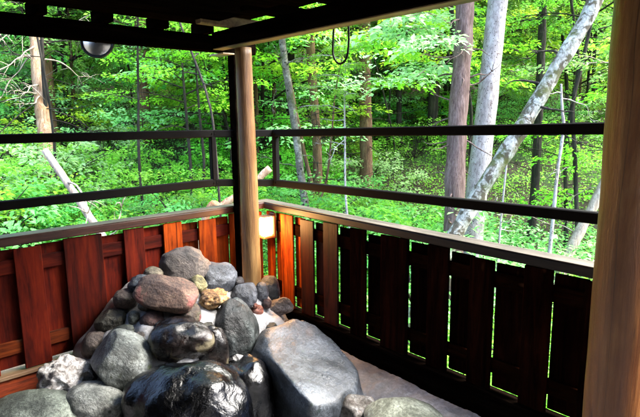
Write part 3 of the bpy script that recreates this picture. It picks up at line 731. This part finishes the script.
def kit(key, fn, *a, **k):
    if key not in CACHE:
        v, va, limb = fn(*a, **k); CACHE[key] = (leafmesh(key, v, va), limbmesh(limb, .03, key))
    return CACHE[key]
def put(name, me, m, parent, loc=(0, 0, 0), rz=0, sc=(1, 1, 1)):
    if not me.materials: me.materials.append(m)
    o = bpy.data.objects.new(name, me); col.objects.link(o); o.parent = parent
    o.location = loc; o.rotation_euler = (0, 0, rz); o.scale = sc
    o.material_slots[0].link = 'OBJECT'; o.material_slots[0].material = m
    return o
def trunk(name, pts, r0, r1, m, label, cat='tree', group=None, k=20, wob=.18, up=None, flare=.35, seed=1):
    """big tree: trunk through the given points, foot carried down into the ground"""
    pts = [Vector(p) for p in pts]; d = (pts[0]-pts[1]); g = ground(pts[0].x, pts[0].y)
    if pts[0].z > g-.1:
        s = (pts[0].z-g+.25)/max(.2, -d.z if d.z < 0 else .2); pts.insert(0, pts[0]+d*min(s, 2.5))
        pts[0].z = g-.25
    if up:
        d = (pts[-1]-pts[-2]).normalized(); pts.append(pts[-1]+d*up*.5); pts.append(pts[-1]+(d+Vector((0, 0, .3))).normalized()*up*.5)
    root = empty(name, pts[0], label, cat, group)
    sp = smooth_path(pts, 10); n = len(sp); rr = []
    for i in range(n):
        t = i/(n-1); r = r0+(r1-r0)*t; hgt = sp[i].z-g
        rr.append(r*(1+flare*math.exp(-max(0, hgt)*3.)))
    mb = MB(); mb.tube(sp, rr, k, wob=wob, seed=seed)
    o = mb.build('trunk', m, root, True)
    return root, sp, rr
def stubs(root, sp, rr, n, m, seed, lo=.1, hi=.9, L=(.15, .6), r=.010, name='branch'):
    rg = random.Random(seed)
    for i in range(n):
        mb = MB(); j = int(len(sp)*rg.uniform(lo, hi)); j = min(j, len(sp)-1); p = sp[j]; a = rg.uniform(0, 6.28)
        l = rg.uniform(*L); e = Vector((math.cos(a), math.sin(a), rg.uniform(-.5, .3))); q = [p+e*rr[j]*.5]
        for t in range(1, 7):
            e = (e+Vector((rg.gauss(0, .28), rg.gauss(0, .28), rg.gauss(-.04, .22)))).normalized(); q.append(q[-1]+e*(l/6+(rr[j]*.6 if t == 1 else 0)))
        mb.tube(smooth_path(q, 4), [r*(1.1-.95*t/24) for t in range(25)], 6, wob=.3)
        if l > .4:
            for t in range(int(4+l*5)):
                o = q[rg.randint(2, 6)]; d = (e+Vector((rg.gauss(0, .8), rg.gauss(0, .8), rg.gauss(0, .6)))).normalized()*l*rg.uniform(.15, .4)
                mb.tube([o, o+d*.5+Vector((0, 0, .02)), o+d], [r*.45, r*.32, r*.1], 4)
        mb.build(name, m, root, True)
LEAVES = ['leaf', 'leaf_y', 'leaf_b', 'leaf_pale']

# the named trunks of the photograph
r_, s_, q_ = trunk('cedar_tree', [(2.90, .36, -1.21), (3.02, .44, -.37), (3.14, .51, .42), (3.28, .56, 1.21), (3.40, .61, 1.89), (3.53, .64, 2.56)], .120, .088, M['bark_cedar'], 'thick pinkish cedar trunk left of the white trunk, stubs along it', up=5, seed=3)
stubs(r_, s_, q_, 26, M['bark_cedar'], 3, .1, .6, (.08, .5), .010)
a_, b_ = kit('cedar_a', cedar_arrays, 11, 0, 5, 2.4, 26, .07)
put('crown', a_, M['needle'], r_, (.7, .25, 5.2)); put('limbs', b_, M['bark_cedar'], r_, (.7, .25, 5.2))
r_, s_, q_ = trunk('white_tree', [(3.29, .39, -1.3), (3.47, .43, -.42), (3.64, .46, .41), (3.81, .49, 1.24), (3.95, .52, 1.95), (4.13, .55, 2.78)], .130, .108, M['bark_white'], 'straight whitish trunk with small dark spots, behind the leaning mossy trunk', up=5, seed=4, wob=.1)
a_, b_ = kit('broad_top', crown_arrays, 21, 0, 4, 2.6, 16, 6, 60, .11)
put('crown', a_, M['leaf'], r_, (1.1, .25, 5.3)); put('limbs', b_, M['bark_white'], r_, (1.1, .25, 5.3))
r_, s_, q_ = trunk('leaning_tree', [(2.02, .08, -1.1), (2.16, .03, -.85), (2.35, -.07, -.49), (2.59, -.20, -.07), (2.90, -.37, .43), (3.17, -.51, .92), (3.49, -.68, 1.48), (3.74, -.79, 1.98)], .080, .070, M['bark_moss'], 'pale mossy trunk leaning steeply to the right across the white trunk', up=4, seed=5, wob=.22)
stubs(r_, s_, q_, 5, M['bark_dark'], 9, .4, .8, (.3, .8), .014)
put('crown', a_, M['leaf_y'], r_, (3.8, -1.7, 5.6), 1.2); put('limbs', b_, M['bark_moss'], r_, (3.8, -1.7, 5.6), 1.2)
r_, s_, q_ = trunk('birch_tree', [(3.06, 2.98, -1.17), (3.06, 3.13, -.49), (3.09, 3.35, .56), (3.09, 3.51, 1.32), (3.11, 3.64, 1.92), (3.15, 3.77, 2.67)], .062, .045, M['bark_birch'], 'slender mottled pale trunk leaning left just right of the log post', up=3, seed=6)
stubs(r_, s_, q_, 8, M['bark_birch'], 5, .2, .7, (.3, .8), .009)
put('crown', a_, M['leaf'], r_, (.2, 1.3, 4.6), 2.2, (.7, .7, .7)); put('limbs', b_, M['bark_birch'], r_, (.2, 1.3, 4.6), 2.2, (.7, .7, .7))
ca_, cb_ = kit('cedar_a', None); C2 = kit('cedar_b', cedar_arrays, 12, 0, 4, 1.8, 22, .07)
def cedar_like(nm, pts, r0, r1, m, label, up, seed, cz=4.5, sc=1., st=14, crown='cedar_b'):
    r_, s_, q_ = trunk(nm, pts, r0, r1, m, label, up=up, seed=seed)
    stubs(r_, s_, q_, st, M['bark_dark'], seed, .15, .8, (.3, 1.2), .010)
    x, y = s_[-1].x-r_.location.x, s_[-1].y-r_.location.y
    A, B = CACHE[crown]; put('crown', A, M['needle'], r_, (x*.8, y*.8, cz), seed, (sc,)*3); put('limbs', B, M['bark_dark'], r_, (x*.8, y*.8, cz), seed, (sc,)*3)
cedar_like('cedar_tree', [(4.45, 4.33, -1.7), (4.65, 4.54, 0), (4.76, 4.78, 1.5), (4.87, 4.98, 2.82)], .09, .075, M['bark_brown'], 'brown straight trunk between the birch and the log post loop of cable', 4, 7, 3.6)
cedar_like('cedar_tree', [(5.88, 4.34, -1.93), (6.06, 4.56, -.28), (6.24, 4.76, 1.38), (6.43, 4.97, 3.04)], .135, .11, M['bark_brown'], 'reddish brown cedar trunk standing in the middle of the woods', 5, 8, 4.4)
cedar_like('cedar_tree', [(7.94, 5.13, -2.27), (8.32, 5.52, 1.03), (8.61, 5.82, 3.48)], .075, .06, M['bark_dark'], 'first dark thin trunk right of the reddish cedar', 5, 9, 4.)
cedar_like('cedar_tree', [(9.26, 5.24, -2.5), (9.74, 5.61, 1.06), (10.1, 5.87, 3.69)], .085, .065, M['bark_dark'], 'dark thin trunk next left of the thick pinkish cedar', 5, 10, 4.5)
cedar_like('cedar_tree', [(6.37, 1.10, -2.11), (6.60, 1.17, -.84), (6.80, 1.26, .34), (6.98, 1.36, 1.53), (7.13, 1.45, 2.54)], .075, .06, M['bark_dark'], 'dark trunk seen just right of the leaning mossy trunk', 5, 12, 4.6)
def sapling(nm, pts, r0, r1, m, label, crown=None, cm='leaf', csc=.5, cz=0, up=1.5, seed=1, st=6):
    r_, s_, q_ = trunk(nm, pts, r0, r1, m, label, up=up, seed=seed, k=10, flare=.2)
    if st: stubs(r_, s_, q_, st, m, seed, .25, .95, (.2, .8), .006)
    if crown:
        A, B = CACHE[crown]; p = s_[-1]-r_.location
        put('crown', A, M[cm], r_, (p.x, p.y, p.z+cz), seed, (csc,)*3); put('limbs', B, m, r_, (p.x, p.y, p.z+cz), seed, (csc,)*3)
    return r_
kit('broad_s', crown_arrays, 31, 0, 1.8, 1.3, 11, 5, 46, .075)
kit('broad_m', crown_arrays, 32, .2, 3.4, 1.9, 16, 6, 52, .085)
kit('broad_l', crown_arrays, 33, .8, 5.5, 2.6, 22, 7, 60, .10)
kit('broad_x', crown_arrays, 34, .3, 4.2, 2.1, 20, 6, 55, .085)
kit('cedar_c', cedar_arrays, 35, 1.2, 8, 2.2, 40, .085)
sapling('sapling', [(2.80, 1.85, -1.10), (2.82, 1.98, -.50), (2.91, 2.08, .29)], .018, .010, M['bark_white'], 'thin whitish bent sapling stem in front of the reddish cedar', 'broad_s', 'leaf', .5, -.2, .6, 2)
sapling('sapling', [(3.23, -.58, -1.01), (3.33, -.56, -.51), (3.41, -.54, -.05), (3.52, -.53, .42), (3.54, -.50, .60)], .022, .012, M['bark_white'], 'thin pale sapling stem, left of the right log post, rising through both rails', None, up=.3, seed=3, st=3)
sapling('sapling', [(3.31, .03, -.99), (3.41, .06, -.49), (3.50, .08, -.04)], .014, .008, M['bark_white'], 'very thin pale stem just right of the white trunk below the upper rail', None, up=.5, seed=4, st=3)
sapling('leaning_tree', [(3.80, -.48, -1.23), (3.98, -.55, -.84), (4.17, -.64, -.48), (4.32, -.71, -.16)], .062, .05, M['bark_grey'], 'short grey leaning trunk low beside the right log post', 'broad_s', 'leaf_b', .8, -.6, 1.4, 5, 4)
sapling('sapling', [(5.13, -.04, -.01), (5.18, .06, .65), (5.37, .04, 1.3), (5.52, .02, 1.83)], .03, .02, M['bark_dark'], 'dark thin crooked stem between the leaning trunk and the right log post', 'broad_m', 'leaf', .6, -1., .8, 6, 8)
sapling('sapling', [(2.25, 5.10, -1.19), (2.34, 5.23, -.26), (2.40, 5.40, .76)], .030, .018, M['bark_dark'], 'left of two black thin stems left of the log post', 'broad_m', 'leaf_y', .6, -.9, .8, 7, 10)
sapling('sapling', [(2.34, 5.02, -1.19), (2.51, 5.08, -.26), (2.56, 5.22, .59)], .028, .016, M['bark_dark'], 'right of two black thin stems left of the log post', None, up=1., seed=8, st=10)
sapling('vine', [(.50, 1.36, -.52), (.56, 1.52, .47), (.55, 1.60, .80), (.53, 1.67, .99), (.49, 1.76, 1.23)], .012, .009, M['bark_dark'], 'dark curving vine stem hanging close left of the log post', None, up=.6, seed=9, st=3)
# broken trunk at the left
r_, s_, q_ = trunk('broken_tree', [(.40, 6.70, -1.6), (.43, 6.75, -1.33), (.56, 6.96, .11), (.60, 7.11, .96), (.64, 7.27, 1.81), (.70, 7.4, 2.5)], .155, .08, M['bark_torn'], 'torn orange and grey broken trunk at the left with dead limbs', seed=12, wob=.35)
stubs(r_, s_, q_, 12, M['bark_grey'], 21, .6, 1., (.4, 1.3), .013); stubs(r_, s_, q_, 12, M['bark_dark'], 45, .5, 1., (.8, 2.2), .011)
mb = MB()
for i in range(9):
    a = i*.7; p = s_[-1]+Vector((math.cos(a)*.09, math.sin(a)*.09, -.15)); h_ = .15+.35*((i*37) % 10)/10
    mb.tube([p, p+Vector((.01, .01, h_*.6)), p+Vector((.03*math.cos(a), .03*math.sin(a), h_))], [.045, .03, .004], 6)
mb.build('splinters', M['bark_torn'], r_, True)
r_, s_, q_ = trunk('dead_trunk', [(.0, 2.52, -1.15), (-.12, 2.714, -.682), (-.171, 2.797, -.522), (-.306, 3.006, -.151), (-.466, 3.25, .274)], .05, .036, M['bark_grey'], 'grey dead trunk leaning left across the broken tree', cat='dead tree', seed=13, flare=.1)
stubs(r_, s_, q_, 6, M['bark_grey'], 31, .3, .9, (.3, 1.), .012)
r_, s_, q_ = trunk('tree_stump', [(.35, 8.28, -1.2), (.38, 8.31, -.8), (.43, 8.35, -.40)], .19, .16, M['bark_torn'], 'brown cut stump at the left edge under the bushes', cat='stump', seed=14)
cedar_like('cedar_tree', [(1.05, 8.93, -1.5), (1.14, 9.02, -.5), (1.21, 9.14, .6), (1.3, 9.3, 2.4)], .22, .17, M['bark_brown'], 'brown trunk standing behind the broken tree', 4, 15, 4.0)
r_, s_, q_ = trunk('fallen_branch', [(.40, 1.48, -.36), (.53, 1.387, -.244), (.709, 1.255, -.097), (.91, 1.116, .107)], .038, .034, M['bark_torn'], 'pale barkless limb slanting behind the log post above the fence cap', cat='branch', seed=16, flare=0)
# a leafy pale maple bough in front of the thick cedar, its stem out to the right
r_ = empty('maple_tree', (4.9, 1.5, ground(4.9, 1.5)), 'young maple with bright pale leaf sprays in front of the thick cedar', 'tree')
z0 = ground(4.9, 1.5)
mb = MB(); mb.tube(smooth_path([(4.9, 1.5, z0-.2), (4.85, 1.55, .2), (4.7, 1.6, 1.6), (4.5, 1.7, 3.2)], 6), [.05*(1-.02*i) for i in range(19)], 10); mb.build('trunk', M['bark_dark'], r_, True)
rg = np.random.default_rng(8); PP = []; mb = MB()
for (st, en) in (((4.7, 1.6, 1.5), (2.35, .55, 1.25)), ((4.65, 1.62, 1.9), (2.5, 1.0, 1.55)), ((4.75, 1.6, 1.2), (2.7, .9, .95)), ((4.6, 1.65, 2.3), (2.3, .7, 1.85)), ((4.6, 1.6, 1.7), (3.1, 1.6, 1.5)), ((4.6, 1.6, 2.1), (3.0, 1.4, 1.9))):
    st, en = np.array(st), np.array(en); mid = (st+en)/2+np.array([0, 0, .15]); pth = smooth_path([st, mid, en], 8)
    mb.tube(pth, [.014*(1-.8*i/16) for i in range(17)], 6)
    for k in range(15):
        o = np.array(pth[3+int(k*13/15)]); h = (en-st); a = math.atan2(h[1], h[0])+(1 if k % 2 else -1)*rg.uniform(.2, 1.1)
        PP.append(spray_leaves(rg, o, [math.cos(a), math.sin(a), rg.uniform(-.25, .1)], rg.uniform(.35, .6), .42, 26, .085, flat=.3))
mb.build('limbs', M['bark_grey'], r_, True)
P_, D_, N_ = (np.concatenate([q[i] for q in PP]) for i in range(3)); n = len(P_); ln = .085*rg.uniform(.6, 1.25, n)
v_, va_ = leafquads(P_, D_, N_, ln, ln*.55, rg.random(n)); me = leafmesh('maple_leaves', v_, va_); me.materials.append(M['leaf_pale'])
o = bpy.data.objects.new('crown', me); col.objects.link(o); o.parent = r_; o.matrix_parent_inverse = Matrix.Translation(-r_.location)

# woods further back: trees and shrubs by polar position round the place one looks from
def polar(az, d): return CAM.x+d*math.cos(R(az)), CAM.y+d*math.sin(R(az))
LAND = [(79, 'behind the left railing end'), (72.5, 'near the broken tree'), (67, 'behind the hanging disc'), (60, 'left of the two black stems'), (55, 'just left of the log post'), (50.5, 'right of the log post by the birch'), (45, 'around the middle cedars'), (38.5, 'left of the thick cedar'), (31, 'beside the white trunk'), (24, 'right of the leaning trunk'), (0, 'by the right log post')]
def where(az, d):
    w_ = [t for a, t in LAND if az >= a][0]
    return ('close outside the fence ' if d < 7 else 'amid the woods ' if d < 12 else 'on the slope ' if d < 18 else 'far up the slope ')+w_
used = {}
def woods(kindname, noun, key, cm, az, d, sc, rz, tr=.05, hz=0., dark=True, looks='leafy'):
    x, y = polar(az, d); g = ground(x, y)
    lab = '%s %s %s' % (looks, noun, where(az, d))
    r_ = empty(kindname, (x, y, g), lab, 'tree' if 'tree' in kindname else 'shrub'); used.setdefault(lab, []).append(r_)
    A, B = CACHE[key]
    put('crown' if 'tree' in kindname else 'foliage', A, M[cm], r_, (0, 0, hz), rz, (sc,)*3)
    put('limbs' if 'tree' in kindname else 'stems', B, M['bark_dark'], r_, (0, 0, hz), rz, (sc,)*3)
    if 'tree' in kindname:
        top = hz+sc*{'broad_l': 5.5, 'broad_m': 3.4, 'broad_x': 4.2, 'cedar_c': 8, 'broad_s': 1.8}[key]
        mb = MB(); lx, ly = random.Random(az).uniform(-.3, .3), random.Random(d).uniform(-.3, .3)
        mb.tube(smooth_path([(0, 0, -.3), (lx*.3, ly*.3, top*.4), (0, 0, top*.7), (0, 0, top*.98)], 6), [tr*(1-.8*i/18) for i in range(19)], 9, wob=.1, seed=az)
        o = mb.build('trunk', M['bark_brown' if random.Random(az*d).random() < .4 else 'bark_dark'], None, True); o.parent = r_
    return r_
NAMES = {'leaf': 'green', 'leaf_y': 'yellow green', 'leaf_b': 'bluish green', 'leaf_pale': 'pale green', 'needle': 'dark'}
rg = random.Random(77)
# understory trees
for i in range(46):
    az = 13+ (i*137.508 % 72); d = 8.5+ (i*61.8 % 17)*1.05+.5
    if d < 11 and 24 < az < 40: d += 5
    cm = rg.choice(['leaf', 'leaf', 'leaf_y', 'leaf_y', 'leaf_b', 'leaf_pale']); key = rg.choice(['broad_l', 'broad_m', 'broad_x', 'broad_l'])
    woods('broadleaf_tree', 'broadleaf tree', key, cm, az, d, rg.uniform(.8, 1.25), rg.uniform(0, 6.28), rg.uniform(.03, .07), rg.uniform(-.2, .8), looks=NAMES[cm])
for i in range(16):
    az = 12+(i*97.3 % 74); d = 11+(i*47.1 % 15)
    woods('cedar_tree', 'cedar tree', 'cedar_c', 'needle', az, d, rg.uniform(.9, 1.3), rg.uniform(0, 6.28), rg.uniform(.10, .18), rg.uniform(0, 1.5), looks='drooping')
for i in range(34):      # thin dark poles of suppressed trees, each a tree of its own
    az = 14+(i*43.7 % 70); d = 8+(i*29.3 % 10); x, y = polar(az, d); g = ground(x, y)
    lab = 'thin dark pole of a tree '+where(az, d)
    r_ = empty('pole_tree', (x, y, g), lab, 'tree'); used.setdefault(lab, []).append(r_)
    q = random.Random(i*7+1); lx, ly = q.uniform(-.9, .9), q.uniform(-.9, .9); H_ = q.uniform(3.5, 7); r0_ = q.uniform(.018, .05)
    mb = MB(); pts = [(lx*t*t+q.gauss(0, .04), ly*t*t+q.gauss(0, .04), -.3+H_*t) for t in (0, .2, .4, .6, .8, 1)]
    mb.tube(smooth_path(pts, 5), [r0_*(1-.6*j/25) for j in range(26)], 8, wob=.2, seed=i)
    o = mb.build('trunk', M['bark_dark' if i % 4 else 'bark_brown'], None, True); o.parent = r_
    for j in range(5):
        t = q.uniform(.25, .9); a = q.uniform(0, 6.28); l = q.uniform(.4, 1.3); p = Vector((lx*t*t, ly*t*t, -.3+H_*t))
        mb = MB(); mb.tube(smooth_path([p, p+Vector((math.cos(a)*l*.5, math.sin(a)*l*.5, q.uniform(-.05, .2))), p+Vector((math.cos(a)*l, math.sin(a)*l, q.uniform(-.3, .3)))], 4), [.009*(1-.1*m_) for m_ in range(9)], 5)
        o = mb.build('branch', M['bark_dark'], None, True); o.parent = r_
    A, B = CACHE['broad_s']; put('crown', A, M[q.choice(['leaf', 'leaf_y'])], r_, (lx, ly, H_-1.), q.uniform(0, 6), (1.1,)*3)
kit('shrub_a', shrub_arrays, 41, .9, .9, 60, 46, .055); kit('shrub_b', shrub_arrays, 42, 1.1, .7, 66, 46, .048); kit('shrub_c', shrub_arrays, 43, .7, 1.1, 50, 40, .066)
for i in range(120):
    az = 9+(i*137.508 % 80); d = 5.6+(i*0.618034 % 1)**1.2*13
    if 14 < az < 36 and d < 12 and i % 5: continue
    if az > 42 and d < 7: d += 2
    cm = rg.choice(['leaf', 'leaf', 'leaf_y', 'leaf_b', 'leaf_b', 'leaf_pale']); key = rg.choice(['shrub_a', 'shrub_b', 'shrub_c'])
    woods('shrub', 'shrub', key, cm, az, d, rg.uniform(.8, 1.5), rg.uniform(0, 6.28), looks=NAMES[cm])
for lab, os_ in used.items():
    if len(os_) > 1:
        for o in os_: o['label'] = lab; o['group'] = lab
# ground cover and the far-off wood: nobody could count these
rgn = np.random.default_rng(5)
def scatter(name, n_cl, az0, az1, d0, d1, rad, per, leaf, hgt, m, zlo=0, zhi=0, pw=1., skip=None):
    P_, D_, N_, C_ = [], [], [], []
    for i in range(n_cl):
        az = rgn.uniform(az0, az1); d = d0+(d1-d0)*rgn.random()**pw; x, y = polar(az, d)
        if x < .5 and y < .5: continue
        if skip and skip(x, y): continue
        c = np.array([x, y, ground(x, y)+rgn.uniform(zlo, zhi)]); k = per
        rr_ = rad*rgn.uniform(.6, 1.3); a = rgn.uniform(0, 6.28, k); q = rr_*rgn.random(k)**.5
        p = c+np.stack([q*np.cos(a), q*np.sin(a), hgt*rgn.uniform(.2, 1., k)*(1-.6*(q/rr_)**2)], 1)
        dd = np.stack([np.cos(a), np.sin(a), rgn.normal(-.1, .35, k)], 1)+rgn.normal(0, .5, (k, 3)); dd /= np.linalg.norm(dd, axis=1)[:, None]
        nn = np.array([0, 0, 1.])+rgn.normal(0, .45, (k, 3)); nn /= np.linalg.norm(nn, axis=1)[:, None]
        P_.append(p); D_.append(dd); N_.append(nn); C_.append(np.clip(rgn.random()*.6+rgn.random(k)*.4, 0, 1))
    P_, D_, N_, C_ = map(np.concatenate, (P_, D_, N_, C_)); ln = leaf*rgn.uniform(.6, 1.3, len(P_))
    v, a = leafquads(P_, D_, N_, ln, ln*.5, C_); me = leafmesh(name, v, a); me.materials.append(m)
    o = bpy.data.objects.new(name, me); col.objects.link(o); return tag(o, kind='stuff')
bare = lambda x, y: noise.noise(Vector((x*.35, y*.35, 7))) > (.22 if math.atan2(y-CAM.y, x-CAM.x) > .68 else .34)
o = scatter('ground_cover', 5500, 6, 90, 3.5, 24, .32, 40, .052, .28, M['leaf'], pw=1.3, skip=bare); tag(o, 'low leafy plants covering the forest floor', 'undergrowth')
o = scatter('distant_woods', 2600, 4, 92, 22, 42, 1.3, 70, .20, .7, M['leaf_y'], 0, 9); tag(o, 'far green woods filling the slope behind the trees', 'woods')
